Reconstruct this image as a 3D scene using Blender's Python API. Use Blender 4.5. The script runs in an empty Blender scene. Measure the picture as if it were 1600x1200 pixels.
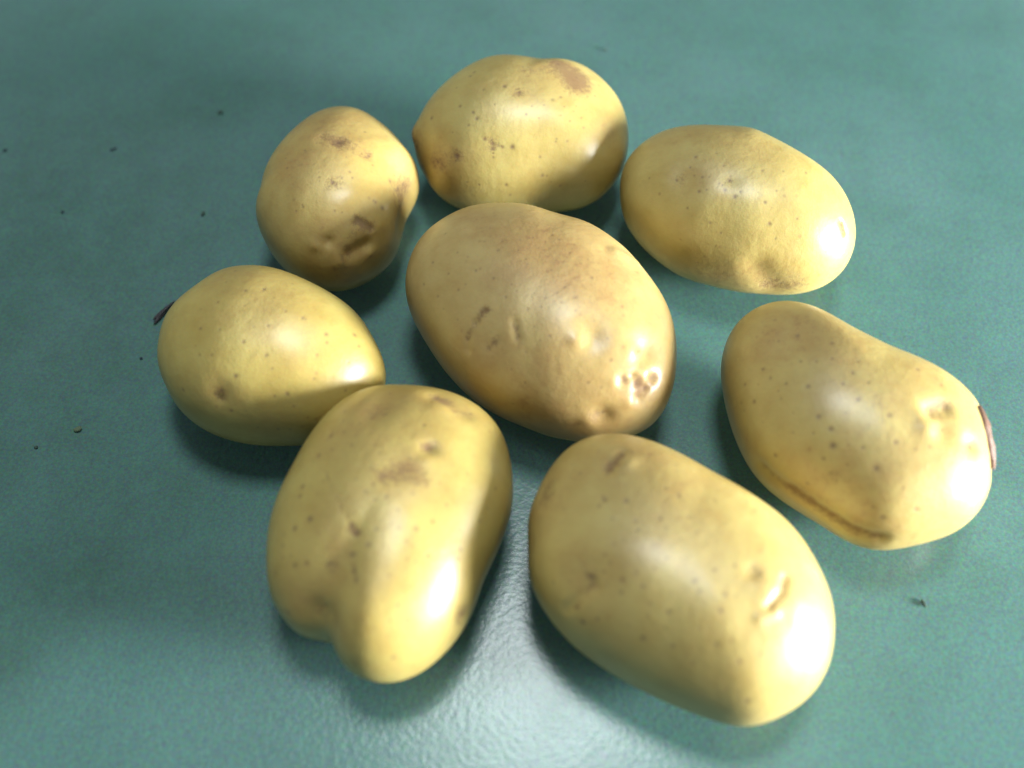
import bpy, math, random
import numpy as np
from mathutils import Vector

C = bpy.context.scene.collection
SC = bpy.context.scene
# ------------------------------------------------------------------ camera
PITCH, DIST, HFOV = math.radians(56), 0.40, math.radians(50)
cam_d = bpy.data.cameras.new('camera'); cam = bpy.data.objects.new('camera', cam_d); C.objects.link(cam)
cam.location = (0, -DIST*math.cos(PITCH), DIST*math.sin(PITCH))
cam.rotation_euler = (math.pi/2-PITCH, 0, 0)
cam_d.sensor_width = 36; cam_d.lens = 18/math.tan(HFOV/2); cam_d.clip_start = 0.01; cam_d.clip_end = 50
cam_d.dof.use_dof = True; cam_d.dof.focus_distance = 0.385; cam_d.dof.aperture_fstop = 4.5
SC.camera = cam
# ------------------------------------------------------------------ room light (world) and windows
w = bpy.data.worlds.new("World"); SC.world = w; w.use_nodes = True
bg = w.node_tree.nodes['Background']; bg.inputs[0].default_value = (0.80, 0.92, 1.0, 1); bg.inputs[1].default_value = 0.17
def area(name, az, el, dist, sx, sy, power, col, target=(0,0,0.02)):
    l = bpy.data.lights.new(name, 'AREA'); l.shape = 'RECTANGLE'; l.size = sx; l.size_y = sy; l.energy = power; l.color = col
    o = bpy.data.objects.new(name, l); C.objects.link(o)
    a, e = math.radians(az), math.radians(el)
    d = Vector((math.cos(e)*math.cos(a), math.cos(e)*math.sin(a), math.sin(e)))
    o.location = Vector(target)+d*dist
    o.rotation_euler = (-d).to_track_quat('-Z', 'Y').to_euler()
    return o
area('window_light', -17, 9, 1.25, 0.40, 0.30, 76, (0.95, 0.98, 1.0))
area('ceiling_light', 74, 81, 2.2, 0.50, 0.50, 31, (0.92, 0.98, 1.0))
SC.view_settings.view_transform = 'Standard'; SC.view_settings.look = 'None'
SC.view_settings.exposure = 0; SC.view_settings.gamma = 1
SC.render.resolution_x = 1024; SC.render.resolution_y = 768

# ------------------------------------------------------------------ node helpers
def material(name):
    m = bpy.data.materials.new(name); m.use_nodes = True
    return m, m.node_tree.nodes, m.node_tree.links, m.node_tree.nodes['Principled BSDF']
def node(N, kind, **kw):
    n = N.new(kind)
    for k, v in kw.items():
        if k.startswith('i_'): n.inputs[k[2:].replace('_', ' ')].default_value = v
        else: setattr(n, k, v)
    return n
def mix(N, L, fac, a, b, mode='MIX'):
    n = N.new('ShaderNodeMix'); n.data_type = 'RGBA'; n.blend_type = mode
    for sock, v in ((n.inputs[0], fac), (n.inputs[6], a), (n.inputs[7], b)):
        if isinstance(v, bpy.types.NodeSocket): L.new(v, sock)
        else: sock.default_value = v
    return n.outputs[2]
def maths(N, L, op, a, b=0.0, clamp=False):
    n = N.new('ShaderNodeMath'); n.operation = op; n.use_clamp = clamp
    for sock, v in ((n.inputs[0], a), (n.inputs[1], b)):
        if isinstance(v, bpy.types.NodeSocket): L.new(v, sock)
        else: sock.default_value = v
    return n.outputs[0]
def ramp(N, L, v, p0, p1, c0=(0,0,0,1), c1=(1,1,1,1)):
    n = N.new('ShaderNodeValToRGB'); L.new(v, n.inputs[0])
    n.color_ramp.elements[0].position = p0; n.color_ramp.elements[1].position = p1
    n.color_ramp.elements[0].color = c0; n.color_ramp.elements[1].color = c1
    return n.outputs[0]
def noise(N, L, vec, scale, detail=3, rough=0.5, out=0):
    n = N.new('ShaderNodeTexNoise'); n.inputs['Scale'].default_value = scale
    n.inputs['Detail'].default_value = detail; n.inputs['Roughness'].default_value = rough
    L.new(vec, n.inputs['Vector']); return n.outputs[out]

def skin_material(name, base, tint):
    m, N, L, P = material(name)
    tc = N.new('ShaderNodeTexCoord').outputs['Object']
    at = node(N, 'ShaderNodeAttribute', attribute_name='marks'); sep = N.new('ShaderNodeSeparateColor'); L.new(at.outputs['Color'], sep.inputs[0])
    speck, scab, stain = sep.outputs[0], sep.outputs[1], sep.outputs[2]
    n1 = noise(N, L, tc, 28, 4, .55); n2 = noise(N, L, tc, 110, 4, .6); n3 = noise(N, L, tc, 900, 4, .7)
    col = mix(N, L, ramp(N, L, n1, .36, .66), base, tint)
    col = mix(N, L, maths(N, L, 'MULTIPLY', ramp(N, L, n2, .42, .72), .38), col, (tint[0]*.86, tint[1]*.78, tint[2]*.62, 1))
    # pale streaks and netting of the skin
    col = mix(N, L, maths(N, L, 'MULTIPLY', ramp(N, L, noise(N, L, tc, 60, 5, .7), .55, .8), .35), col, (base[0]*1.12, base[1]*1.1, base[2]*1.3, 1))
    # faint small pores everywhere
    v = node(N, 'ShaderNodeTexVoronoi', feature='F1'); v.inputs['Scale'].default_value = 190; L.new(tc, v.inputs['Vector'])
    vs = N.new('ShaderNodeSeparateColor'); L.new(v.outputs['Color'], vs.inputs[0])
    pore = maths(N, L, 'MULTIPLY', ramp(N, L, v.outputs['Distance'], .07, .17, (1,1,1,1), (0,0,0,1)), ramp(N, L, vs.outputs[0], .62, .75))
    col = mix(N, L, maths(N, L, 'MULTIPLY', pore, .40), col, (.26, .15, .06, 1))
    st = maths(N, L, 'MULTIPLY', stain, maths(N, L, 'ADD', ramp(N, L, n2, .25, .65), .35), True)
    col = mix(N, L, maths(N, L, 'MULTIPLY', st, .8), col, (.40, .245, .085, 1))
    # fine brown flecking inside the stains
    fl = maths(N, L, 'MULTIPLY', st, ramp(N, L, noise(N, L, tc, 420, 3, .7), .52, .66))
    col = mix(N, L, maths(N, L, 'MULTIPLY', fl, .45), col, (.27, .14, .06, 1))
    sc_in = maths(N, L, 'ADD', scab, maths(N, L, 'MULTIPLY', maths(N, L, 'SUBTRACT', noise(N, L, tc, 560, 5, .8), .5), 1.9))
    sc = maths(N, L, 'MULTIPLY', ramp(N, L, sc_in, .22, .72), ramp(N, L, scab, .02, .25))
    col = mix(N, L, maths(N, L, 'MULTIPLY', sc, .74), col, (.185, .10, .05, 1))
    sc_wide = maths(N, L, 'MULTIPLY', scab, 1.4, True)
    col = mix(N, L, maths(N, L, 'MULTIPLY', speck, .80, True), col, (.155, .085, .05, 1))
    col = mix(N, L, .07, col, noise(N, L, tc, 1300, 1, .5, 1), 'OVERLAY')
    L.new(col, P.inputs['Base Color'])
    r = maths(N, L, 'ADD', maths(N, L, 'MULTIPLY', n2, .14), .42); r = maths(N, L, 'ADD', r, maths(N, L, 'MULTIPLY', sc_wide, .25))
    L.new(r, P.inputs['Roughness'])
    P.inputs['IOR'].default_value = 1.46
    L.new(maths(N, L, 'ADD', maths(N, L, 'MULTIPLY', ramp(N, L, n1, .35, .65), .3), .35), P.inputs['Coat Weight'])
    cw = P.inputs['Coat Weight']; old = cw.links[0].from_socket
    L.new(maths(N, L, 'MULTIPLY', old, maths(N, L, 'SUBTRACT', 1.0, sc_wide, True)), cw)
    P.inputs['Coat Roughness'].default_value = .32; P.inputs['Coat IOR'].default_value = 1.55
    P.inputs['Subsurface Weight'].default_value = .25; P.inputs['Subsurface Scale'].default_value = .006
    P.inputs['Subsurface Radius'].default_value = (1.0, .55, .15)
    h = maths(N, L, 'ADD', maths(N, L, 'MULTIPLY', noise(N, L, tc, 260, 4, .6), 1.0), maths(N, L, 'MULTIPLY', n3, .22))
    h = maths(N, L, 'SUBTRACT', h, maths(N, L, 'MULTIPLY', speck, .35)); h = maths(N, L, 'SUBTRACT', h, maths(N, L, 'MULTIPLY', sc, .5))
    b = node(N, 'ShaderNodeBump'); b.inputs['Strength'].default_value = .35; b.inputs['Distance'].default_value = .0007
    L.new(h, b.inputs['Height']); L.new(b.outputs[0], P.inputs['Normal'])
    return m

def table_material():
    m, N, L, P = material('green_paint')
    tc = N.new('ShaderNodeTexCoord').outputs['Object']
    big = noise(N, L, tc, 7, 4, .55); mid = noise(N, L, tc, 32, 5, .6); fine = noise(N, L, tc, 1150, 2, .6)
    col = mix(N, L, ramp(N, L, big, .35, .68), (.073, .165, .144, 1), (.099, .192, .177, 1))
    col = mix(N, L, maths(N, L, 'MULTIPLY', ramp(N, L, mid, .45, .75), .35), col, (.060, .122, .098, 1))
    # soft dark smudges of grime
    for (x, y), (rx, ry), ro, st in zip(SMUDGES, SMUDGE_SIZE, SMUDGE_TURN, SMUDGE_STRENGTH):
        mp = N.new('ShaderNodeMapping'); mp.vector_type = 'TEXTURE'; mp.inputs['Location'].default_value = (x, y, 0)
        mp.inputs['Rotation'].default_value = (0, 0, ro); mp.inputs['Scale'].default_value = (rx, ry, 1); L.new(tc, mp.inputs['Vector'])
        gr = N.new('ShaderNodeTexGradient'); gr.gradient_type = 'SPHERICAL'; L.new(mp.outputs[0], gr.inputs[0])
        f = maths(N, L, 'MULTIPLY', ramp(N, L, gr.outputs['Fac'], 0, .8), maths(N, L, 'ADD', ramp(N, L, noise(N, L, tc, 55, 5, .7), .35, .65), .25), True)
        col = mix(N, L, maths(N, L, 'MULTIPLY', f, st*.6), col, (.045, .098, .074, 1))
    # hair scratches
    for ro, sc_ in ((.5, 60), (-.9, 45), (1.9, 70)):
        mp = N.new('ShaderNodeMapping'); mp.inputs['Rotation'].default_value = (0, 0, ro); mp.inputs['Scale'].default_value = (1, 14, 1); L.new(tc, mp.inputs['Vector'])
        f = ramp(N, L, noise(N, L, mp.outputs[0], sc_, 2, .5), .70, .74)
        col = mix(N, L, maths(N, L, 'MULTIPLY', f, .22), col, (.045, .10, .085, 1))
    # coarse grime flecks
    g = maths(N, L, 'MULTIPLY', ramp(N, L, noise(N, L, tc, 330, 4, .8), .60, .72), ramp(N, L, noise(N, L, tc, 14, 3, .6), .5, .68))
    col = mix(N, L, maths(N, L, 'MULTIPLY', g, .38), col, (.06, .085, .04, 1))
    n = N.new('ShaderNodeTexNoise'); n.inputs['Scale'].default_value = 950; n.inputs['Detail'].default_value = 3; n.inputs['Roughness'].default_value = .7; L.new(tc, n.inputs['Vector'])
    col = mix(N, L, .62, col, n.outputs['Color'], 'OVERLAY')
    col = mix(N, L, .2, col, noise(N, L, tc, 1700, 2, .6, 1), 'OVERLAY')
    L.new(col, P.inputs['Base Color'])
    L.new(maths(N, L, 'ADD', maths(N, L, 'MULTIPLY', mid, .10), .17), P.inputs['Roughness'])
    P.inputs['Specular IOR Level'].default_value = .28
    h = maths(N, L, 'ADD', noise(N, L, tc, 520, 3, .55), maths(N, L, 'MULTIPLY', noise(N, L, tc, 170, 2, .5), .35))
    b = node(N, 'ShaderNodeBump'); b.inputs['Strength'].default_value = .18; b.inputs['Distance'].default_value = .0005
    L.new(h, b.inputs['Height']); L.new(b.outputs[0], P.inputs['Normal'])
    return m

def plain_material(name, col, rough=.6):
    m, N, L, P = material(name)
    tc = N.new('ShaderNodeTexCoord').outputs['Object']
    c = mix(N, L, noise(N, L, tc, 900, 4, .6), col, (col[0]*.5, col[1]*.5, col[2]*.5, 1))
    L.new(c, P.inputs['Base Color']); P.inputs['Roughness'].default_value = rough
    b = node(N, 'ShaderNodeBump'); b.inputs['Strength'].default_value = .5; b.inputs['Distance'].default_value = .0004
    L.new(noise(N, L, tc, 1500, 3, .6), b.inputs['Height']); L.new(b.outputs[0], P.inputs['Normal'])
    return m

# ------------------------------------------------------------------ mesh helpers
def np_mesh(name, V, F, mat, smooth=True):
    me = bpy.data.meshes.new(name)
    V = np.ascontiguousarray(V, dtype=np.float32); F = np.ascontiguousarray(F, dtype=np.int32)
    me.vertices.add(len(V)); me.vertices.foreach_set('co', V.ravel())
    me.loops.add(F.size); me.loops.foreach_set('vertex_index', F.ravel())
    me.polygons.add(len(F)); me.polygons.foreach_set('loop_start', np.arange(len(F), dtype=np.int32)*F.shape[1])
    me.update(calc_edges=True)
    if smooth: me.polygons.foreach_set('use_smooth', np.ones(len(F), dtype=bool))
    me.validate(); me.materials.append(mat)
    return me
def link(name, me, loc=(0,0,0), parent=None):
    o = bpy.data.objects.new(name, me); C.objects.link(o); o.location = loc
    if parent: o.parent = parent
    return o
def rim(theta, R):
    n=len(R); t=(theta/(2*np.pi)*n)%n; i=np.floor(t).astype(int); a=t-i
    R=np.asarray(R); p0,p1,p2,p3=R[(i-1)%n],R[i%n],R[(i+1)%n],R[(i+2)%n]
    # cubic B-spline
    return ((1-a)**3*p0+(3*a**3-6*a**2+4)*p1+(-3*a**3+3*a**2+3*a+1)*p2+a**3*p3)/6
def lumps(d, seed, amp):
    rs=np.random.RandomState(seed); s=np.zeros(len(d))
    for k in range(9):
        w=rs.normal(size=3); w/=np.linalg.norm(w); fq=rs.uniform(1.6,5.5); s+=np.sin(d@w*fq+rs.uniform(0,6.28))/fq**0.8
    return 1+amp*s
def body_shape(d, P):
    """d: unit directions (n,3) -> points relative to the potato's centre (z up), P: dict H,n,R,seed,amp,taper"""
    th=np.arctan2(d[:,1],d[:,0]); s=np.clip(d[:,2],-1,1); c=np.sqrt(1-s*s)
    e=2/P['n']; hr=c**e; Rr=rim(th,P['R'])
    x=Rr*hr*np.cos(th); y=Rr*hr*np.sin(th)
    Rm=np.mean(P['R']); H=P['H']*(1+(P['taper'][0]*x+P['taper'][1]*y)/Rm)
    z=H*np.sign(s)*np.abs(s)**e
    low=z<0
    z=np.where(low,z*0.93,z)
    L=lumps(d,P['seed'],P['amp'])
    return np.stack([x*L,y*L,z*L],1)
def cube_sphere(N,M,B):
    """directions + quads of a cube sphere; side faces hold M rows above the equator band and fewer below"""
    def tn(a): return np.tan(a*np.pi/4)
    g=tn(np.linspace(-1,1,N+1))
    gz=np.concatenate([tn(np.linspace(-1,-0.0,B+1))[:-1], tn(np.linspace(0,1,M+1))])
    V=[];F=[];off=0
    def face(A):
        nonlocal off
        a,b=A.shape[:2]; V.append(A.reshape(-1,3)); idx=np.arange(a*b).reshape(a,b)+off
        F.append(np.stack([idx[:-1,:-1],idx[1:,:-1],idx[1:,1:],idx[:-1,1:]],-1).reshape(-1,4)); off+=a*b
    X,Y=np.meshgrid(g,g,indexing='ij'); one=np.ones_like(X)
    face(np.stack([X,Y,one],-1)); face(np.stack([X,-Y,-one],-1))
    X,Z=np.meshgrid(g,gz,indexing='ij'); one=np.ones_like(X)
    face(np.stack([X,-one,Z],-1)); face(np.stack([-X,one,Z],-1)); face(np.stack([one,X,Z],-1)); face(np.stack([-one,-X,Z],-1))
    V=np.concatenate(V); F=np.concatenate(F)
    V/=np.linalg.norm(V,axis=1)[:,None]
    key=np.round(V*1e5).astype(np.int64)
    _,first,inv=np.unique(key,axis=0,return_index=True,return_inverse=True)
    inv=inv.ravel()
    return V[first],inv[F]

def normals(W, F):
    n = np.zeros_like(W); a, b, c, d = [W[F[:, i]] for i in range(4)]; fn = np.cross(c-a, d-b)
    for i in range(4):
        for j in range(3): n[:, j] += np.bincount(F[:, i], fn[:, j], len(W))
    n /= np.linalg.norm(n, axis=1)[:, None]+1e-20
    return n*np.sign((n*W).sum(1).mean())
def path_distance(W, pts):
    pts = [np.array(p)/1e4 for p in pts]
    if len(pts) == 1: return np.linalg.norm(W-pts[0], axis=1)
    best = None
    for a, b in zip(pts[:-1], pts[1:]):
        ab = b-a; t = np.clip(((W-a)@ab)/(ab@ab+1e-12), 0, 1)
        dd = np.linalg.norm(W-a-t[:, None]*ab, axis=1); best = dd if best is None else np.minimum(best, dd)
    return best
POTATOES = {
 1: dict(c=(-0.06613, 0.06888, 0.02469), H=0.02636, n=2.25, seed=7, amp=0.006, taper=(0, 0),
  R=[0.02746, 0.0305, 0.03275, 0.032, 0.03298, 0.03417, 0.0362, 0.03882, 0.03956, 0.03769, 0.03484, 0.03199, 0.03026, 0.02898, 0.02853, 0.02846, 0.02873, 0.02911, 0.03228, 0.03255, 0.0336, 0.03508, 0.0369, 0.03779, 0.03938, 0.03874, 0.03687, 0.03476, 0.03266, 0.02938, 0.02763, 0.02678],
  dents=[([(15, -346, 140)], 2.4, 1.3), ([(-36, -351, 125)], 2.2, -0.7), ([(82, -359, 89), (141, -320, 92)], 3.0, 1.3), ([(149, -326, 58)], 2, -0.5), ([(40, -383, 56)], 2.5, -0.4), ([(55, -371, 82)], 3, -0.5), ([(115, -274, 172), (155, -276, 137)], 1.6, 0.7), ([(109, -301, 151), (179, -256, 129)], 3.5, -0.6), ([(267, -44, 12), (250, -144, 16)], 6, 1.2), ([(32, 23, 262), (-28, 43, 261)], 3, 0.4), ([(107, -196, 218)], 4, -0.4), ([(61, -230, 218)], 5, -0.3)],
  scab=[([(35, 24, 262)], 2.2, 0.8), ([(-22, 47, 261), (65, 8, 259)], 3.5, 0.45), ([(262, -24, 81), (252, -70, 87)], 6.5, 0.6), ([(115, -274, 172), (155, -276, 137)], 2, 0.8), ([(31, -162, 245)], 3, 0.5), ([(140, -16, 234)], 3, 0.5), ([(82, -359, 89), (141, -320, 92)], 2.5, 0.2), ([(109, -301, 151), (38, -387, 33)], 4, 0.25)],
  stain=[([(-26, 33, 262), (-93, -72, 252)], 12, 0.5), ([(-13, -339, 147), (140, -325, 84)], 10, 0.35), ([(252, -58, 94)], 10, 0.4), ([(-85, 219, 209), (55, 154, 243)], 12, 0.35), ([(49, -387, 11)], 12, 0.4)],
  specks=[(140, -16, 234, 1.2), (143, -18, 232, 1), (25, -162, 246, 1.1), (34, -173, 242, 1.2), (15, -176, 243, 0.85), (85, -112, 247, 0.85), (93, -133, 241, 0.85), (82, -110, 248, 0.85), (167, -192, 186, 1.5), (173, -193, 180, 1.2), (195, -197, 153, 1.4), (21, -152, 249, 0.85), (50, -136, 249, 0.85), (56, -139, 247, 0.8), (-76, -242, 208, 1), (-101, -250, 195, 0.85), (-79, -235, 210, 0.85), (229, -32, 153, 0.85), (-24, -140, 250, 0.85), (-22, -155, 247, 0.85), (32, 23, 262, 1.6), (66, -47, 257, 0.85), (106, 39, 251, 0.85), (120, 103, 238, 0.85), (-86, -10, 255, 0.85), (-146, -79, 236, 0.85), (-26, -118, 254, 0.85), (62, -263, 201, 0.85), (157, -50, 221, 0.85), (216, -72, 162, 1.2), (-159, -24, 231, 0.85), (37, -261, 207, 0.85), (72, 10, 258, 0.85), (241, -66, 119, 1.3), (257, -27, 98, 1.3), (267, -25, 59, 1.2)],
 ),
 2: dict(c=(0.00289, 0.10187, 0.02688), H=0.0286, n=2.25, seed=14, amp=0.006, taper=(0, 0),
  R=[0.04254, 0.04159, 0.03981, 0.03859, 0.03607, 0.02981, 0.02746, 0.02742, 0.02774, 0.02875, 0.03018, 0.03149, 0.03219, 0.03313, 0.03473, 0.03719, 0.03975, 0.04251, 0.04173, 0.04242, 0.04168, 0.03959, 0.03766, 0.03621, 0.03528, 0.0349, 0.03598, 0.0389, 0.04207, 0.04305, 0.0437, 0.04325],
  dents=[([(191, 27, 262)], 6, 0.2), ([(-297, -228, 144), (-348, -222, 58)], 5, 0.8), ([(-403, -67, 63)], 4, -1.3), ([(-60, -287, 186), (-98, -277, 191)], 4, 0.25), ([(347, -169, 149)], 6, 0.7)],
  scab=[([(151, 86, 264), (209, 26, 257)], 5, 0.75), ([(210, 35, 255), (214, -17, 257)], 5.5, 0.7), ([(152, 107, 259)], 2.5, 0.8), ([(-401, -66, 71), (-396, -118, 55)], 4, 0.4), ([(21, 28, 286), (80, 35, 282)], 3.5, 0.35), ([(-329, -242, 77), (-300, -261, 98)], 4, 0.55), ([(-2, -88, 281)], 3, 0.5), ([(-99, -273, 195)], 3, 0.55), ([(-232, -276, 146)], 2.6, 0.6)],
  stain=[([(185, 25, 264)], 12, 0.5), ([(-388, -139, 58), (-324, -251, 70)], 12, 0.6), ([(-8, -80, 282)], 6, 0.35), ([(37, 35, 285)], 8, 0.3), ([(342, -172, 153)], 8, 0.35)],
  specks=[(-58, -58, 284, 1.4), (-221, -118, 242, 1.5), (-173, -158, 248, 1.2), (-159, -182, 242, 1.4), (-237, -23, 246, 1.1), (-135, -66, 274, 0.85), (-94, -136, 268, 0.85), (-2, -88, 281, 1.6), (23, -177, 256, 1.2), (43, -146, 266, 0.85), (88, -139, 266, 1.3), (120, -114, 270, 1.1), (151, -97, 267, 1.4), (210, -122, 248, 0.85), (199, -148, 244, 0.85), (227, -166, 229, 0.85), (235, -200, 211, 0.85), (134, -250, 203, 1.2), (131, -258, 197, 0.85), (69, -188, 248, 0.85), (-130, -253, 207, 1.6), (-100, -270, 198, 1.8), (-102, -282, 186, 1.4), (-64, -280, 192, 1.6), (-28, -280, 193, 1.6), (-99, -303, 163, 1.3), (-232, -276, 146, 2.2), (-249, -208, 195, 0.85), (-190, -201, 225, 0.85), (-331, -109, 175, 1.2), (-354, -209, 66, 1), (-329, -242, 77, 1.2), (-311, -255, 91, 1.4), (-321, -255, 70, 1), (-301, -258, 103, 1), (-51, -350, 70, 1.6), (100, -328, 92, 1.3), (84, -329, 96, 1.2), (-153, -342, 61, 0.9), (74, -298, 160, 1), (150, -174, 247, 0.85), (-171, 47, 261, 1.5), (-186, 25, 260, 1.1), (284, -44, 227, 0.85), (267, -2, 235, 0.85), (174, -253, 195, 0.85), (184, -189, 234, 0.85), (-237, -286, 130, 1.2), (117, -333, 65, 0.85), (-36, -356, 23, 0.85), (-198, -330, 62, 0.85), (-326, -261, 15, 0.85), (248, -312, 50, 0.85), (145, 92, 264, 1.4), (215, 29, 254, 1.6), (348, -43, 182, 0.85), (164, -136, 257, 0.85)],
 ),
 3: dict(c=(0.08528, 0.06294, 0.02553), H=0.02734, n=2.25, seed=21, amp=0.006, taper=(0, 0),
  R=[0.0381, 0.03413, 0.03079, 0.02859, 0.02755, 0.02743, 0.02827, 0.0299, 0.03063, 0.03172, 0.03401, 0.0379, 0.04282, 0.04483, 0.04669, 0.04475, 0.04365, 0.04122, 0.03854, 0.0367, 0.03514, 0.03325, 0.03232, 0.03278, 0.03381, 0.03523, 0.03792, 0.04196, 0.04498, 0.04581, 0.04435, 0.04152],
  dents=[([(-251, -66, 223)], 6, 0.9), ([(41, 24, 273)], 9, 0.3), ([(18, -336, 51), (88, -342, -49)], 5, 1.0), ([(312, -222, 159), (326, -244, 132)], 1.2, 0.9), ([(-83, -108, 259)], 4, 0.3), ([(-148, -39, 260)], 9, 0.3), ([(-299, -47, 203)], 5, -0.5)],
  scab=[([(163, -348, -27)], 5, 0.5), ([(72, -341, -50)], 4, 0.6), ([(308, -223, 162), (323, -242, 135)], 1.0, 0.9), ([(-257, -70, 219)], 3, 0.3), ([(-87, -110, 258)], 2.2, 0.4)],
  stain=[([(-257, 143, 223), (-77, 148, 251)], 10, 0.35), ([(-228, -73, 231)], 7, 0.4), ([(34, 24, 273)], 10, 0.35), ([(61, -343, -23), (-86, -314, -11)], 10, 0.5), ([(128, -347, -28)], 6, 0.4)],
  specks=[(-265, -67, 216, 1.3), (-87, -110, 258, 1.6), (-83, -92, 262, 1.2), (-206, -67, 241, 0.85), (-179, -81, 245, 0.85), (-217, -30, 244, 1.1), (-195, 10, 254, 1.1), (-192, -132, 225, 1), (-167, -132, 233, 0.85), (-114, -124, 249, 1), (-105, -143, 244, 1.2), (-73, -169, 238, 1.3), (-53, -155, 247, 1.1), (7, -163, 251, 0.85), (30, -75, 271, 1.2), (105, -74, 268, 0.85), (72, -157, 255, 0.85), (30, -197, 238, 1.3), (45, -260, 198, 1.2), (-155, -230, 169, 1.1), (-118, -260, 150, 1.3), (68, -296, 160, 0.85), (-131, -280, 103, 0.85), (141, -247, 209, 0.85), (268, -98, 218, 0.85), (-103, -46, 267, 0.85), (-123, 15, 268, 0.85), (-80, 54, 271, 0.85), (-382, -109, -9, 0.85), (-248, -233, 84, 0.85), (-124, -116, 250, 0.85), (-157, -85, 251, 0.85), (-354, -16, 172, 0.85), (-231, -172, 182, 0.85), (190, -66, 251, 0.85), (-182, -279, 12, 0.85), (1, -337, 15, 0.85)],
 ),
 4: dict(c=(0.01131, 0.00816, 0.02797), H=0.03022, n=2.25, seed=28, amp=0.006, taper=(0, 0),
  R=[0.04227, 0.03972, 0.03817, 0.03788, 0.03768, 0.03802, 0.03864, 0.0387, 0.0408, 0.04556, 0.0488, 0.0528, 0.05459, 0.05519, 0.05312, 0.04994, 0.04467, 0.04129, 0.03943, 0.03842, 0.03807, 0.03827, 0.03855, 0.03967, 0.04283, 0.04583, 0.04963, 0.05279, 0.05384, 0.05068, 0.04763, 0.04499],
  dents=[([(135, -268, 257)], 5.5, 1.3), ([(93, -276, 254)], 3, -0.8), ([(312, -281, 202)], 5, 1.4), ([(264, -291, 221)], 2.6, -0.6), ([(238, -375, 177)], 2.2, 0.8), ([(282, -377, 158)], 2.0, 0.8), ([(311, -379, 136)], 1.6, 0.7), ([(338, -347, 146)], 2.3, 1.0), ([(289, -403, 122)], 2.4, 0.8), ([(269, -359, 179)], 1.4, 0.6), ([(209, -385, 175)], 1.8, -0.3), ([(261, -419, 113)], 2.2, -0.5), ([(310, -339, 173)], 2.4, -0.4), ([(175, -447, 78)], 4.2, 1.7), ([(137, -451, 57)], 3, -0.8), ([(236, 97, 239), (300, 90, 197)], 3, -0.9), ([(198, 89, 260), (286, 40, 226)], 3, 0.5), ([(-201, -151, 242), (-231, -176, 215)], 1.1, 0.5), ([(-231, -176, 215), (-257, -206, 173), (-256, -232, 146)], 1.6, 0.4), ([(-104, -206, 254), (-95, -251, 233)], 1.5, 0.35), ([(-161, -245, 212), (-187, -254, 190)], 2, 0.4), ([(-237, 239, 250)], 6, 0.2), ([(-274, 184, 254)], 3, -0.4)],
  scab=[([(238, -375, 177)], 1.7, 0.7), ([(286, -375, 157)], 2.2, 0.9), ([(311, -379, 136)], 1.6, 0.9), ([(338, -347, 146)], 2.2, 0.7), ([(289, -403, 122)], 2.2, 0.6), ([(289, -286, 213)], 1.6, 0.7), ([(157, -447, 78)], 3, 0.5), ([(-198, -148, 245)], 2.0, 0.55), ([(-201, -151, 242), (-231, -176, 215), (-257, -206, 173)], 1.2, 0.5), ([(-104, -206, 254), (-95, -251, 233)], 1.2, 0.4), ([(-161, -245, 212), (-187, -254, 190)], 1.8, 0.45)],
  stain=[([(-32, 84, 299), (146, -12, 290)], 15, 0.75), ([(5, 118, 294), (45, 14, 301)], 10, 0.45), ([(-237, 253, 246), (-128, 177, 283)], 8, 0.5), ([(-2, -346, 195)], 8, 0.45), ([(-72, -395, 37), (214, -452, 45)], 14, 0.5), ([(283, -384, 150)], 9, 0.4), ([(350, -156, 202), (387, -339, 84)], 8, 0.35), ([(-231, -181, 212), (-173, -247, 204)], 8, 0.35), ([(-416, -54, -55)], 8, 0.4), ([(159, -70, 288)], 10, 0.4)],
  specks=[(-378, 80, 209, 1), (-323, 13, 231, 1), (-409, 25, 162, 1.1), (-359, -42, 181, 0.85), (-265, -44, 247, 0.85), (-173, -46, 280, 1), (-134, -120, 276, 1), (-116, -77, 288, 0.85), (-94, 57, 299, 0.85), (-159, 64, 291, 0.85), (-259, 55, 267, 0.85), (-340, 195, 225, 0.85), (-23, -165, 283, 0.85), (41, -153, 290, 0.85), (87, -182, 285, 0.85), (-65, -169, 276, 0.85), (5, -258, 254, 1), (-69, -293, 213, 0.85), (239, -149, 262, 1), (241, -181, 258, 0.85), (147, -212, 274, 0.85), (187, -265, 252, 0.85), (-288, -55, 231, 0.85), (-340, -89, 173, 0.85), (53, -98, 298, 0.85), (11, -30, 302, 0.85), (205, -108, 276, 0.85), (197, -328, 220, 1.1), (282, -377, 158, 1.3), (291, -379, 150, 1.3), (311, -379, 136, 1.3), (269, -359, 179, 1), (285, -286, 215, 1), (109, -281, 252, 1), (144, -53, 291, 1), (168, -18, 286, 0.85), (110, 2, 296, 0.85), (-5, 96, 297, 0.85), (19, 133, 290, 0.85), (41, 110, 293, 0.85), (-46, 114, 296, 0.85), (75, 48, 297, 0.85), (134, 25, 290, 0.85), (-100, -103, 286, 0.85), (-44, -117, 291, 0.85), (-9, -135, 291, 0.85), (28, -120, 296, 0.85), (86, -136, 293, 0.85), (-146, 102, 291, 0.85), (-205, 112, 281, 0.85), (-294, 84, 255, 0.85), (-410, -42, 103, 0.85), (-290, -145, 188, 0.85), (-24, -268, 243, 0.85), (-45, -226, 259, 0.85), (218, -56, 273, 0.85), (166, -396, 168, 0.85), (125, -386, 179, 0.85), (-72, -360, 140, 0.85), (-115, -323, 162, 0.85), (-70, 17, 300, 0.85), (-65, -4, 300, 0.85), (-231, -5, 269, 0.85), (237, -286, 233, 0.85)],
 ),
 5: dict(c=(-0.08313, -0.00375, 0.02474), H=0.02669, n=2.25, seed=35, amp=0.006, taper=(0, 0),
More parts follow.
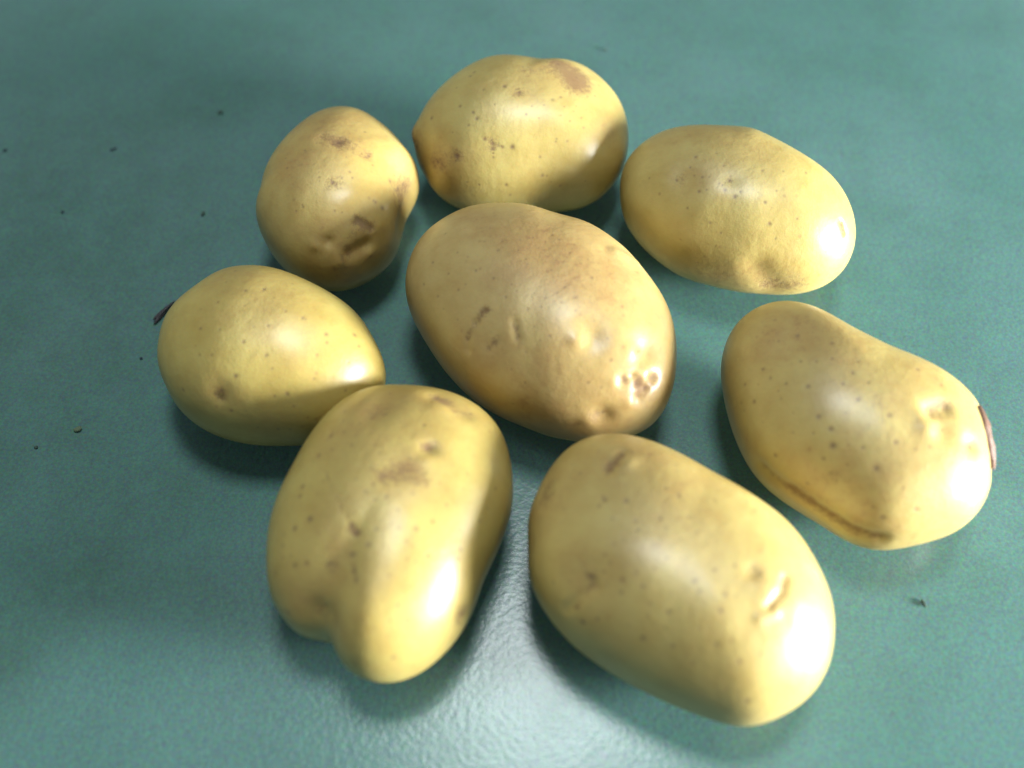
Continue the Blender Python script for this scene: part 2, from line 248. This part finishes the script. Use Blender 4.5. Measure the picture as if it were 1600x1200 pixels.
  R=[0.03736, 0.03441, 0.03207, 0.02971, 0.02826, 0.02746, 0.02738, 0.028, 0.02913, 0.0307, 0.03234, 0.03414, 0.03454, 0.03498, 0.03692, 0.03827, 0.03752, 0.03754, 0.03595, 0.03535, 0.03464, 0.03382, 0.03301, 0.0327, 0.03291, 0.03358, 0.03545, 0.03796, 0.03958, 0.04083, 0.0415, 0.04142],
  dents=[([(-102, -270, 152)], 4.5, 0.9), ([(-104, -280, 137)], 1.5, 0.5), ([(160, 186, 149)], 12, 0.3)],
  scab=[([(-102, -268, 154), (-104, -280, 137)], 2.2, 0.5), ([(19, 68, 262)], 1.6, 0.4)],
  stain=[([(-102, -270, 152)], 7, 0.45), ([(-113, 145, 237), (48, 94, 253)], 12, 0.35), ([(37, -60, 264), (152, -132, 238)], 10, 0.25)],
  specks=[(-114, 110, 247, 1.1), (-40, 60, 264, 1.1), (19, 68, 262, 1.3), (55, 34, 263, 0.85), (-34, -4, 267, 1.1), (-124, 16, 258, 0.85), (-180, -2, 245, 0.85), (-171, -76, 239, 1.1), (-104, -90, 253, 1), (50, -79, 261, 1.2), (156, -41, 251, 1.2), (165, -44, 248, 0.85), (232, -86, 223, 1.2), (236, -114, 216, 1.3), (-23, -135, 249, 1.6), (52, -177, 234, 1.5), (71, -215, 214, 1.3), (-44, -233, 200, 1.3), (200, -230, 179, 1.3), (117, -275, 161, 1.2), (77, -281, 157, 1), (174, -313, 79, 1.1), (293, -232, 114, 1.1), (302, -154, 165, 1.4), (325, -138, 154, 0.85), (331, -90, 163, 1.2), (316, -55, 177, 1.2), (-166, -162, 214, 1.1), (-183, -131, 220, 0.85), (-234, -229, 111, 1), (-67, -304, 106, 1.1), (135, -299, 124, 0.85), (73, -330, 36, 0.85), (112, -329, 33, 0.85), (9, -329, 45, 1), (-279, 40, 195, 0.85), (99, -21, 261, 0.85), (208, -161, 213, 0.85), (5, -85, 261, 0.85), (-125, -169, 223, 0.85), (102, 118, 233, 0.85), (-96, 176, 226, 0.85), (-18, -308, 113, 0.85)],
 ),
 6: dict(c=(-0.03819, -0.07105, 0.02507), H=0.02715, n=2.25, seed=42, amp=0.006, taper=(0, 0),
  R=[0.0352, 0.03851, 0.0412, 0.04471, 0.04823, 0.04961, 0.04982, 0.04919, 0.04935, 0.04902, 0.04654, 0.04254, 0.03929, 0.03688, 0.03602, 0.03591, 0.03633, 0.0372, 0.03856, 0.04084, 0.04112, 0.04112, 0.03818, 0.04448, 0.04804, 0.04709, 0.04378, 0.04007, 0.03711, 0.03401, 0.0328, 0.03355],
  dents=[([(-163, -354, -45), (-161, -326, 125)], 5, 1.7), ([(-85, -429, 38), (-43, -358, 186)], 9, -1.4), ([(-235, -327, 48)], 9, -1.0), ([(-161, -326, 125), (-117, -256, 208)], 11, 0.8), ([(-117, -256, 208), (-67, -145, 258)], 12, 0.6), ([(-52, -332, 199), (-46, -236, 241)], 10, -0.4), ([(137, 135, 259)], 3, 1.0), ([(137, 106, 261)], 3, -0.4), ([(51, 48, 273)], 5, 0.3), ([(147, 368, 185), (235, 310, 186)], 4.0, 1.0), ([(159, 317, 209)], 4, -0.5), ([(-42, 274, 238), (4, 369, 200)], 5, 0.9), ([(37, 375, 195)], 5, -0.4), ([(236, -308, 49)], 4, 0.9), ([(-165, 63, 248), (-104, -62, 266), (-58, -139, 261)], 1.8, 0.06), ([(328, 183, 156)], 10, 0.6)],
  scab=[([(14, 42, 274), (78, 56, 271)], 4.2, 0.6), ([(110, 26, 267), (133, 24, 263)], 2, 0.4), ([(131, 143, 259)], 2.0, 0.85), ([(147, 368, 185), (173, 356, 185)], 2.6, 0.75), ([(-37, 279, 237), (-7, 302, 230)], 4, 0.35), ([(236, -307, 56)], 4, 0.6), ([(-75, -121, 263), (-58, -137, 261)], 1.6, 0.7), ([(-165, 63, 248), (-104, -70, 266), (-58, -139, 261)], 0.9, 0.35), ([(-130, -220, 225)], 2.6, 0.4), ([(-64, -199, 246), (-53, -271, 227)], 1.6, 0.35), ([(-161, -326, 125)], 3.5, 0.4), ([(217, 313, 193), (242, 316, 180)], 3, 0.35)],
  stain=[([(-9, 330, 219)], 9, 0.5), ([(192, 324, 197)], 8, 0.5), ([(107, 89, 267), (62, 39, 273)], 8, 0.4), ([(-127, -215, 228), (-169, -320, 130)], 11, 0.4), ([(-67, 234, 246), (-161, 174, 233)], 8, 0.3)],
  specks=[(-199, -86, 239, 1.5), (-244, -104, 214, 1.4), (-280, -142, 181, 1.1), (-279, -109, 187, 0.85), (-237, -209, 190, 1.3), (-202, -210, 208, 1.3), (-130, -220, 225, 1.3), (-300, -208, 134, 1.1), (-68, -200, 245, 1.4), (-59, -246, 234, 1.3), (-53, -271, 227, 1.4), (-22, -176, 260, 1.3), (-2, -132, 268, 1.1), (14, -154, 265, 1.1), (39, -115, 268, 1.2), (56, -73, 270, 1.2), (109, -126, 255, 1.2), (155, -97, 243, 1), (145, -197, 229, 1.2), (85, -165, 255, 1), (88, -214, 244, 1), (39, -261, 239, 1.2), (229, -99, 199, 1.2), (233, -153, 179, 1.4), (226, -181, 178, 1.4), (179, -246, 193, 1.2), (198, -248, 177, 1.4), (239, 21, 222, 0.85), (193, -39, 235, 0.85), (115, 226, 246, 1.2), (-25, 144, 267, 1.2), (-11, 114, 270, 0.85), (-31, 63, 273, 0.85), (-71, 27, 271, 1.2), (-19, 7, 275, 1.3), (-12, -42, 274, 1), (20, -33, 274, 1.1), (-40, -15, 274, 1.2), (-164, 198, 226, 1.3), (-126, 205, 240, 1), (-86, 187, 253, 0.85), (-195, 131, 226, 1.1), (-154, 141, 242, 0.85), (-95, 149, 257, 1), (-169, 31, 250, 1.2), (-234, 28, 221, 1.2), (-238, -3, 220, 1.2), (-261, -301, 75, 1.4), (44, -371, 186, 1.1), (91, -367, 175, 1.1), (88, -385, 162, 1.1), (51, -446, 103, 1.2), (112, -219, 236, 0.85), (131, -266, 213, 0.85), (66, -335, 204, 1.1), (310, -7, 150, 1.1), (333, 63, 147, 1.1), (286, -53, 160, 1.1), (294, -115, 107, 1.1), (112, -446, -4, 0.85), (4, -386, 176, 1), (-80, 236, 244, 0.85), (-132, 252, 225, 0.85), (128, 143, 259, 1.2), (142, 141, 257, 1.2), (-60, -139, 260, 1.4), (-76, -117, 263, 1.2), (-182, -9, 247, 0.85), (-250, -181, 194, 0.85), (-111, -80, 264, 0.85), (171, 24, 252, 0.85), (198, -307, 138, 0.85), (-2, 384, 190, 1.2), (-134, 298, 208, 0.85), (59, -127, 265, 0.85), (96, -20, 267, 0.85)],
 ),
 7: dict(c=(0.0483, -0.08723, 0.02608), H=0.02811, n=2.25, seed=49, amp=0.006, taper=(0, 0),
  R=[0.04264, 0.04026, 0.03817, 0.03616, 0.0351, 0.03437, 0.03457, 0.03721, 0.04075, 0.04561, 0.04992, 0.05209, 0.05038, 0.04789, 0.04679, 0.04366, 0.04319, 0.04056, 0.03788, 0.03612, 0.03452, 0.03393, 0.03417, 0.03524, 0.03801, 0.04194, 0.048, 0.04948, 0.05066, 0.05032, 0.04805, 0.04573],
  dents=[([(272, -113, 235), (257, -150, 237), (217, -195, 240)], 1.4, 0.6), ([(210, -148, 250)], 4.2, -0.6), ([(230, -208, 233), (188, -229, 237)], 1.8, -0.5), ([(181, -101, 261)], 2.5, 0.5), ([(286, -180, 221)], 4, -0.3), ([(-154, 298, 224), (-199, 229, 238)], 1.8, 0.7), ([(-140, 256, 241)], 3, -0.5), ([(-271, -93, 206)], 7, 1.2), ([(-256, -116, 203), (-328, -147, 101)], 1.8, 0.5), ([(-384, 230, 122)], 5, 0.8), ([(11, 95, 273)], 10, 0.3), ([(216, 225, 147)], 14, 0.6)],
  scab=[([(269, -111, 236), (252, -151, 238), (217, -195, 240)], 1.0, 0.5), ([(183, -99, 261)], 2.6, 0.35), ([(-159, 292, 227), (-200, 234, 237)], 1.7, 0.65), ([(-271, -93, 206)], 2.5, 0.4), ([(-385, 237, 118), (-381, 190, 143)], 3.5, 0.45), ([(-256, -116, 203), (-306, -151, 130)], 1.2, 0.35), ([(285, -188, 220), (272, -232, 213)], 1.5, 0.3)],
  stain=[([(-360, 232, 150), (-393, 155, 137)], 8, 0.5), ([(-176, 281, 228)], 8, 0.4), ([(-271, -100, 203)], 9, 0.45), ([(15, 124, 269), (-74, 304, 221)], 12, 0.35), ([(251, -132, 241)], 9, 0.4)],
  specks=[(-216, 126, 249, 1.3), (-157, 116, 263, 1.3), (-134, 47, 271, 1.3), (-132, 18, 271, 1.1), (-66, 52, 277, 1.1), (-51, 23, 278, 1.3), (-6, 131, 269, 1.4), (16, 57, 277, 1.1), (33, 10, 278, 1.2), (4, 252, 231, 1.2), (-199, 62, 258, 0.85), (-79, -32, 275, 1), (-56, -67, 274, 1.2), (-198, -17, 256, 0.85), (-171, -9, 263, 1), (-120, -34, 270, 0.85), (-229, -88, 230, 1.2), (-178, -117, 239, 1.2), (-182, -149, 224, 1.3), (-125, -140, 246, 1.4), (-140, -104, 254, 1), (14, -133, 268, 1.3), (26, -161, 263, 1.2), (72, -102, 273, 1.1), (94, -170, 263, 1.3), (125, -173, 260, 1.3), (80, -212, 253, 1.3), (-58, -208, 232, 1.3), (-106, -185, 232, 1.2), (-299, -155, 134, 1.1), (-323, -153, 98, 1.2), (-282, -189, 111, 1.6), (-244, -195, 150, 1), (-364, -77, 127, 1.1), (-124, -259, 169, 1.2), (-46, -286, 182, 1.1), (67, -293, 214, 1.2), (107, -288, 223, 1.4), (127, -333, 195, 1.2), (155, -413, 105, 1.4), (98, -390, 125, 1), (184, -315, 202, 1.1), (103, 9, 274, 1.1), (131, -89, 270, 1.1), (199, 133, 226, 0.85), (218, 104, 230, 1.1), (260, 79, 219, 1.1), (279, -20, 230, 0.85), (208, -41, 257, 1.1), (-280, 238, 205, 0.85), (-235, 347, 183, 0.85), (-73, 291, 227, 1.1), (-64, 249, 244, 0.85), (-42, 155, 268, 1.1), (-233, 108, 246, 1), (-362, 193, 162, 0.85), (-332, 126, 197, 0.85), (98, 121, 258, 0.85), (7, -327, 164, 1.1), (-266, -94, 208, 1.6), (-68, -244, 207, 0.85), (-162, -226, 180, 0.85), (24, -252, 228, 0.85), (-14, -11, 279, 0.85), (-93, -95, 265, 0.85), (252, -325, 175, 0.85), (-211, -67, 243, 0.85), (84, 249, 204, 0.85)],
 ),
 8: dict(c=(0.11266, -0.0324, 0.02512), H=0.02708, n=2.25, seed=56, amp=0.006, taper=(0, 0),
  R=[0.03923, 0.03577, 0.03168, 0.02834, 0.02648, 0.02576, 0.02642, 0.02853, 0.03182, 0.03796, 0.04856, 0.05187, 0.05175, 0.04911, 0.04484, 0.04182, 0.04002, 0.03881, 0.03811, 0.03701, 0.03614, 0.03599, 0.03707, 0.04015, 0.04337, 0.04384, 0.04438, 0.04626, 0.04685, 0.04484, 0.04295, 0.04155],
  dents=[([(145, -111, 255), (197, -96, 244)], 3.0, 1.5), ([(114, -119, 259)], 2.2, -0.4), ([(172, -169, 241)], 4, 1.1), ([(131, -169, 248)], 3.4, -0.9), ([(269, -201, 199)], 3, 0.9), ([(-232, 187, 231)], 9, 0.8), ([(-327, 195, 181)], 7, -0.3), ([(-20, -268, 220)], 7, 0.5), ([(-329, -176, 17), (-246, -263, 23), (-151, -339, 10), (-72, -397, 12), (-7, -426, 24)], 3.0, 1.2), ([(-273, -240, 10), (-178, -318, -15), (-91, -384, -29)], 3, -0.4), ([(358, -54, 147), (368, -160, 120), (372, -212, 83)], 3, 0.9), ([(163, 123, 200)], 9, -0.3)],
  scab=[([(153, -111, 253), (190, -84, 247)], 2.2, 0.6), ([(217, -82, 239)], 2.0, 0.4), ([(268, -205, 198)], 3, 0.45), ([(-246, -263, 23), (-151, -339, 10), (-72, -397, 12), (-9, -426, 22)], 2.2, 0.7), ([(-329, -176, 17), (-246, -263, 23)], 1.4, 0.45), ([(367, -47, 133), (368, -160, 120), (372, -212, 83)], 3.6, 0.9), ([(-155, -281, 144)], 3, 0.35)],  # band along the lower groove: brown skin with soft shading painted in
  stain=[([(-206, 210, 235), (-281, 192, 210)], 14, 0.55), ([(174, -103, 250), (201, -162, 235)], 10, 0.45), ([(-68, 96, 267)], 9, 0.3), ([(-181, -290, 105), (-47, -404, 62)], 14, 0.45), ([(174, 51, 240)], 8, 0.4), ([(24, -77, 268)], 5, 0.4), ([(-35, -285, 208)], 9, 0.3)],
  specks=[(-127, 73, 263, 1.4), (-74, 15, 269, 1.4), (-51, 56, 270, 1.1), (-109, -24, 264, 1.3), (-73, -80, 263, 1.8), (13, -136, 261, 1.3), (-158, -161, 224, 1.7), (-190, -120, 228, 1.3), (-154, -207, 203, 1.8), (-206, -163, 203, 1.1), (-261, -147, 179, 0.85), (-73, -226, 224, 1.5), (23, -218, 242, 1.8), (-39, -287, 205, 1.7), (-209, -17, 240, 1.2), (-218, 79, 241, 1.1), (-268, 10, 216, 1.2), (-292, -7, 200, 1.1), (-325, 88, 184, 1), (-308, 47, 194, 0.85), (-356, -6, 138, 1.4), (-387, 19, 89, 1.2), (-374, 67, 126, 1), (-380, -10, 91, 0.85), (-211, 189, 237, 1.3), (-271, 179, 217, 1.2), (-115, 135, 261, 1.2), (-163, 192, 247, 0.85), (-179, -234, 171, 1.3), (-216, -273, 85, 1), (-304, -181, 100, 1.2), (-286, -35, 199, 0.85), (79, -238, 233, 1.1), (123, -230, 232, 1.1), (82, -387, 134, 1.5), (-13, -400, 107, 1.4), (176, -171, 240, 1.2), (136, 36, 255, 1.2), (202, -14, 244, 1.1), (-13, -99, 265, 0.85), (268, -205, 198, 1.2), (-33, -22, 270, 0.85), (-258, -91, 204, 0.85), (-115, -119, 249, 0.85), (-338, -81, 134, 0.85), (38, -342, 182, 0.85), (-43, -376, 126, 0.85), (-173, 68, 254, 0.85), (-342, 41, 164, 0.85), (-116, -264, 185, 0.85)],
 ),
}
PEEL_PATH = [(337, -42, 169, 0.691, 0.093, 0.717), (348, -72, 160, 0.719, 0.0, 0.695), (355, -109, 150, 0.757, -0.084, 0.648), (363, -137, 134, 0.804, -0.144, 0.576), (371, -163, 113, 0.858, -0.189, 0.478), (376, -191, 89, 0.913, -0.238, 0.331), (364, -226, 91, 0.872, -0.311, 0.377)]
SLIVER = (-0.13251, 0.03203)
CRUMBS = [(-0.12725, 0.14269), (-0.1694, 0.12023), (-0.12545, 0.08319), (-0.18295, 0.08425), (-0.1535, -0.01969), (-0.16668, -0.02706), (0.04281, 0.18427), (0.1321, -0.085), (-0.2155, 0.11947), (-0.1371, 0.01114)]
SMUDGES = [(-0.17461, 0.06105), (-0.15288, 0.13746), (-0.16986, -0.01108), (-0.13586, -0.06402), (-0.10319, -0.08215), (-0.15703, -0.10549), (-0.2071, 0.09928), (0.13415, -0.08215), (-0.11248, 0.1928), (-0.13721, 0.02323)]
SMUDGE_SIZE = [(0.11, 0.06), (0.07, 0.025), (0.06, 0.06), (0.1, 0.03), (0.08, 0.02), (0.05, 0.02), (0.07, 0.03), (0.04, 0.02), (0.08, 0.03), (0.03, 0.06)]
SMUDGE_TURN = [0.3, 0.3, 0, 0.7, -0.1, 0.9, 0.2, 0.2, 1.1, -0.5]
SMUDGE_STRENGTH = [0.6, 0.5, 0.5, 0.6, 0.45, 0.6, 0.5, 0.35, 0.3, 0.3]


# ------------------------------------------------------------------ the table
def build_table():
    # one slab, its rim rounded off by two bevel rings
    X0, X1, Y0, Y1, T = -1.3, 1.3, -.8, 1.4, .03
    V = []; F = []
    for z, s in ((-T, .004), (-T+.004, 0), (-.004, 0), (-.0012, .0012), (0, .004)):
        V += [(X0+s, Y0+s, z), (X1-s, Y0+s, z), (X1-s, Y1-s, z), (X0+s, Y1-s, z)]
    for r_ in range(4):
        for i in range(4): F.append((r_*4+i, r_*4+(i+1) % 4, r_*4+4+(i+1) % 4, r_*4+4+i))
    F.append((3, 2, 1, 0)); F.append((16, 17, 18, 19))
    me = np_mesh('table_top', V, np.array(F), table_material(), smooth=False)
    o = link('table_top', me); o['kind'] = 'structure'
build_table()

# ------------------------------------------------------------------ the potatoes
LABELS = {
 1: 'small potato at the upper left, with shallow hollows at its near end',
 2: 'rounded potato at the top with a purplish brown scab near its upper right edge',
 3: 'smooth oval potato at the upper right with faint scattered specks',
 4: 'largest potato, in the middle, with a cluster of small brown pits',
 5: 'plump egg shaped potato at the far left with scattered dark specks and no scars',
 6: 'two lobed potato at the lower left with a groove and notch in its bottom edge',
 7: 'long oval potato nearest the front, with a crescent shaped cut eye',
 8: 'long potato at the right edge with loose reddish brown skin on its end',
}
TONES = {
 1: ((0.508,0.393,0.126,1),(0.426,0.298,0.078,1)), 2: ((0.516,0.419,0.139,1),(0.444,0.331,0.094,1)), 3: ((0.508,0.409,0.139,1),(0.435,0.331,0.094,1)),
 4: ((0.516,0.393,0.149,1),(0.444,0.304,0.103,1)), 5: ((0.508,0.406,0.118,1),(0.435,0.320,0.078,1)), 6: ((0.508,0.403,0.118,1),(0.435,0.317,0.084,1)),
 7: ((0.516,0.409,0.139,1),(0.444,0.326,0.097,1)), 8: ((0.508,0.406,0.137,1),(0.435,0.317,0.094,1)),
}
DIRS, QUADS = cube_sphere(176, 96, 34)
roots = {}
for k, P in POTATOES.items():
    P['R'] = np.array(P['R'])
    W = body_shape(DIRS, P); n = normals(W, QUADS)
    disp = np.zeros(len(W))
    for pts, wd, dp in P['dents']:
        q = path_distance(W, pts)/(wd*1e-3)
        m_ = q < 3
        disp[m_] -= dp*1e-3*np.exp(-q[m_]**2)
    # gentle medium unevenness of a hand-sized tuber
    rs = np.random.RandomState(k+40); un = np.zeros(len(W))
    for j in range(26):
        wv = rs.normal(size=3); wv /= np.linalg.norm(wv); fq = rs.uniform(120, 420); un += np.sin(W@wv*fq+rs.uniform(0, 6.28))*(90/fq)
    disp += un*.00006
    marks = np.zeros((len(W), 4)); marks[:, 3] = 1
    for x, y, z, s in P['specks']:
        s *= rs.uniform(.62, 1.18)
        c = np.array((x, y, z))/1e4; q = np.linalg.norm(W-c, axis=1)/(s*.5e-3); m_ = q < 2.6
        marks[m_, 0] = np.maximum(marks[m_, 0], min(1, .42+.33*s)*np.exp(-q[m_]**2))
    for ch, nm in ((1, 'scab'), (2, 'stain')):
        for pts, wd, st in P[nm]:
            q = path_distance(W, pts)/(wd*1e-3); m_ = q < 2.6
            marks[m_, ch] = 1-(1-marks[m_, ch])*(1-st*np.exp(-q[m_]**2*.8))
    W = W+n*disp[:, None]
    zc = P['c'][2]; W[:, 2] = np.maximum(W[:, 2], -zc+.0004)
    me = np_mesh('potato', W, QUADS, skin_material('potato_skin', *TONES[k]))
    at = me.color_attributes.new('marks', 'FLOAT_COLOR', 'POINT'); at.data.foreach_set('color', marks.astype(np.float32).ravel())
    o = link('potato', me, P['c']); o['label'] = LABELS[k]; o['category'] = 'potato'; o['group'] = 'potatoes laid out on the green table'
    roots[k] = o

# the strip of loose skin curling off the right-hand potato
def build_peel():
    path = [Vector(p[:3])/1e4 for p in PEEL_PATH]; nrm = [Vector(p[3:]) for p in PEEL_PATH]
    n = 28; rows = 9; V = []; rnd = random.Random(5)
    def at(t):
        f = t*(len(path)-1); i = min(int(f), len(path)-2); return path[i].lerp(path[i+1], f-i), nrm[i].lerp(nrm[i+1], f-i).normalized()
    cen = Vector((0, 0, 0)); jit = [rnd.uniform(-.25, .25) for _ in range(n+1)]
    for side in (0, 1):
        for i in range(n+1):
            t = i/n; p, out = at(t); tan = (at(min(1, t+.05))[0]-at(max(0, t-.05))[0]).normalized()
            across = out.cross(tan).normalized()
            if across.z > 0: across = -across
            wid = .0030*math.sin(math.pi*min(.97, max(.03, t)))**.6*(1+jit[i]*.4)
            for j in range(rows):
                s = j/(rows-1)
                lift = -.0005+.0010*min(1, s*4)+.0004*s*s*(1+.5*math.sin(t*9))*max(0, math.sin(math.pi*t))**.5+.00016*math.sin(s*14+t*20)
                q = p+across*(s-.65)*wid+out*lift+out*(-.00025*side)
                V.append(q)
    F = []; st = (n+1)*rows; idx = lambda s, i, j: s*st+i*rows+j
    for i in range(n):
        for j in range(rows-1):
            F.append((idx(0,i,j), idx(0,i+1,j), idx(0,i+1,j+1), idx(0,i,j+1))); F.append((idx(1,i,j+1), idx(1,i+1,j+1), idx(1,i+1,j), idx(1,i,j)))
        F.append((idx(0,i,rows-1), idx(0,i+1,rows-1), idx(1,i+1,rows-1), idx(1,i,rows-1))); F.append((idx(0,i+1,0), idx(0,i,0), idx(1,i,0), idx(1,i+1,0)))
    for j in range(rows-1):
        F.append((idx(0,0,j), idx(0,0,j+1), idx(1,0,j+1), idx(1,0,j))); F.append((idx(0,n,j+1), idx(0,n,j), idx(1,n,j), idx(1,n,j+1)))
    me = np_mesh('loose_skin', [tuple(v) for v in V], np.array(F), plain_material('dry_skin', (.19, .095, .05, 1), .6))
    o = link('loose_skin', me, parent=roots[8]); o['label'] = 'peeling reddish brown strip of dry skin'
build_peel()

# ------------------------------------------------------------------ crumbs on the table
def lump(name, x, y, sx, sy, sz, rot, mat, seed, label, cat, group=None):
    rs = np.random.RandomState(seed); D, F = cube_sphere(8, 4, 4)
    L_ = 1+.0*D[:, 0]
    for j in range(7):
        wv = rs.normal(size=3)*2.4; L_ = L_+.07*np.sin(D@wv+rs.uniform(0, 6.28))
    V = D*L_[:, None]*np.array((sx, sy, sz)); V[:, 2] -= V[:, 2].min()
    V[:, 0] += V[:, 1]*.4*np.sin(V[:, 1]/max(sy, 1e-6))*0
    me = np_mesh(name, V, F, mat); o = link(name, me, (x, y, 0.0001)); o.rotation_euler[2] = rot
    o['label'] = label; o['category'] = cat
    if group: o['group'] = group
dark = plain_material('dark_peel', (.05, .045, .05, 1), .6)
soil = plain_material('dry_soil', (.06, .105, .085, 1), .9)
ink = plain_material('blue_black', (.03, .06, .085, 1), .6)
pale = plain_material('pale_crumb', (.13, .19, .11, 1), .8)
lump('dark_sliver', SLIVER[0], SLIVER[1], .0010, .0056, .0010, math.radians(-32), dark, 3, 'thin black sliver lying against the upper left edge of the far left potato', 'sliver')
cl = [
 ('soil_crumb', .0016, .0014, .0006, .3, soil, 'round dark soil crumb above and left of the small upper left potato'),
 ('blue_fleck', .0021, .0007, .0004, .45, ink, 'short slanted blue black fleck, at the upper left between two dark crumbs'),  # flat ink stroke on the table, modelled as a thin raised fleck
 ('soil_crumb', .0009, .0019, .0005, -.3, soil, 'upright brown crumb on the table just left of the small upper left potato'),
 ('blue_fleck', .0009, .0009, .0004, .2, ink, 'tiny blue black dot far to the left, level with the small upper left potato'),
 ('pale_crumb', .0022, .0013, .0006, .5, pale, 'pale yellowish crumb on the table, left of and below the far left potato'),
 ('soil_crumb', .0010, .0009, .0004, .1, soil, 'tiny dark crumb near the left edge, just below the pale yellowish crumb'),
 ('soil_crumb', .0010, .0009, .0005, .9, soil, 'small brown crumb on the table above the topmost potato'),
 ('soil_crumb', .0011, .0020, .0004, .2, soil, 'faint upright brown fleck at the lower right below the right hand potato'),
 ('blue_fleck', .0016, .0007, .0004, .6, ink, 'dark slanted fleck at the left edge of the picture'),  # another ink stroke, given a little height like the flecks
 ('blue_fleck', .0008, .0007, .0004, .4, ink, 'tiny blue dot close beside the left side of the far left potato'),
]
for i, ((x, y), (nm, sx, sy, sz, rot, mt, lb)) in enumerate(zip(CRUMBS, cl)):
    lump(nm, x, y, sx*.65, sy*.65, sz, rot, mt, 20+i, lb, 'crumb' if 'crumb' in nm else 'fleck', 'crumbs and flecks on the table')
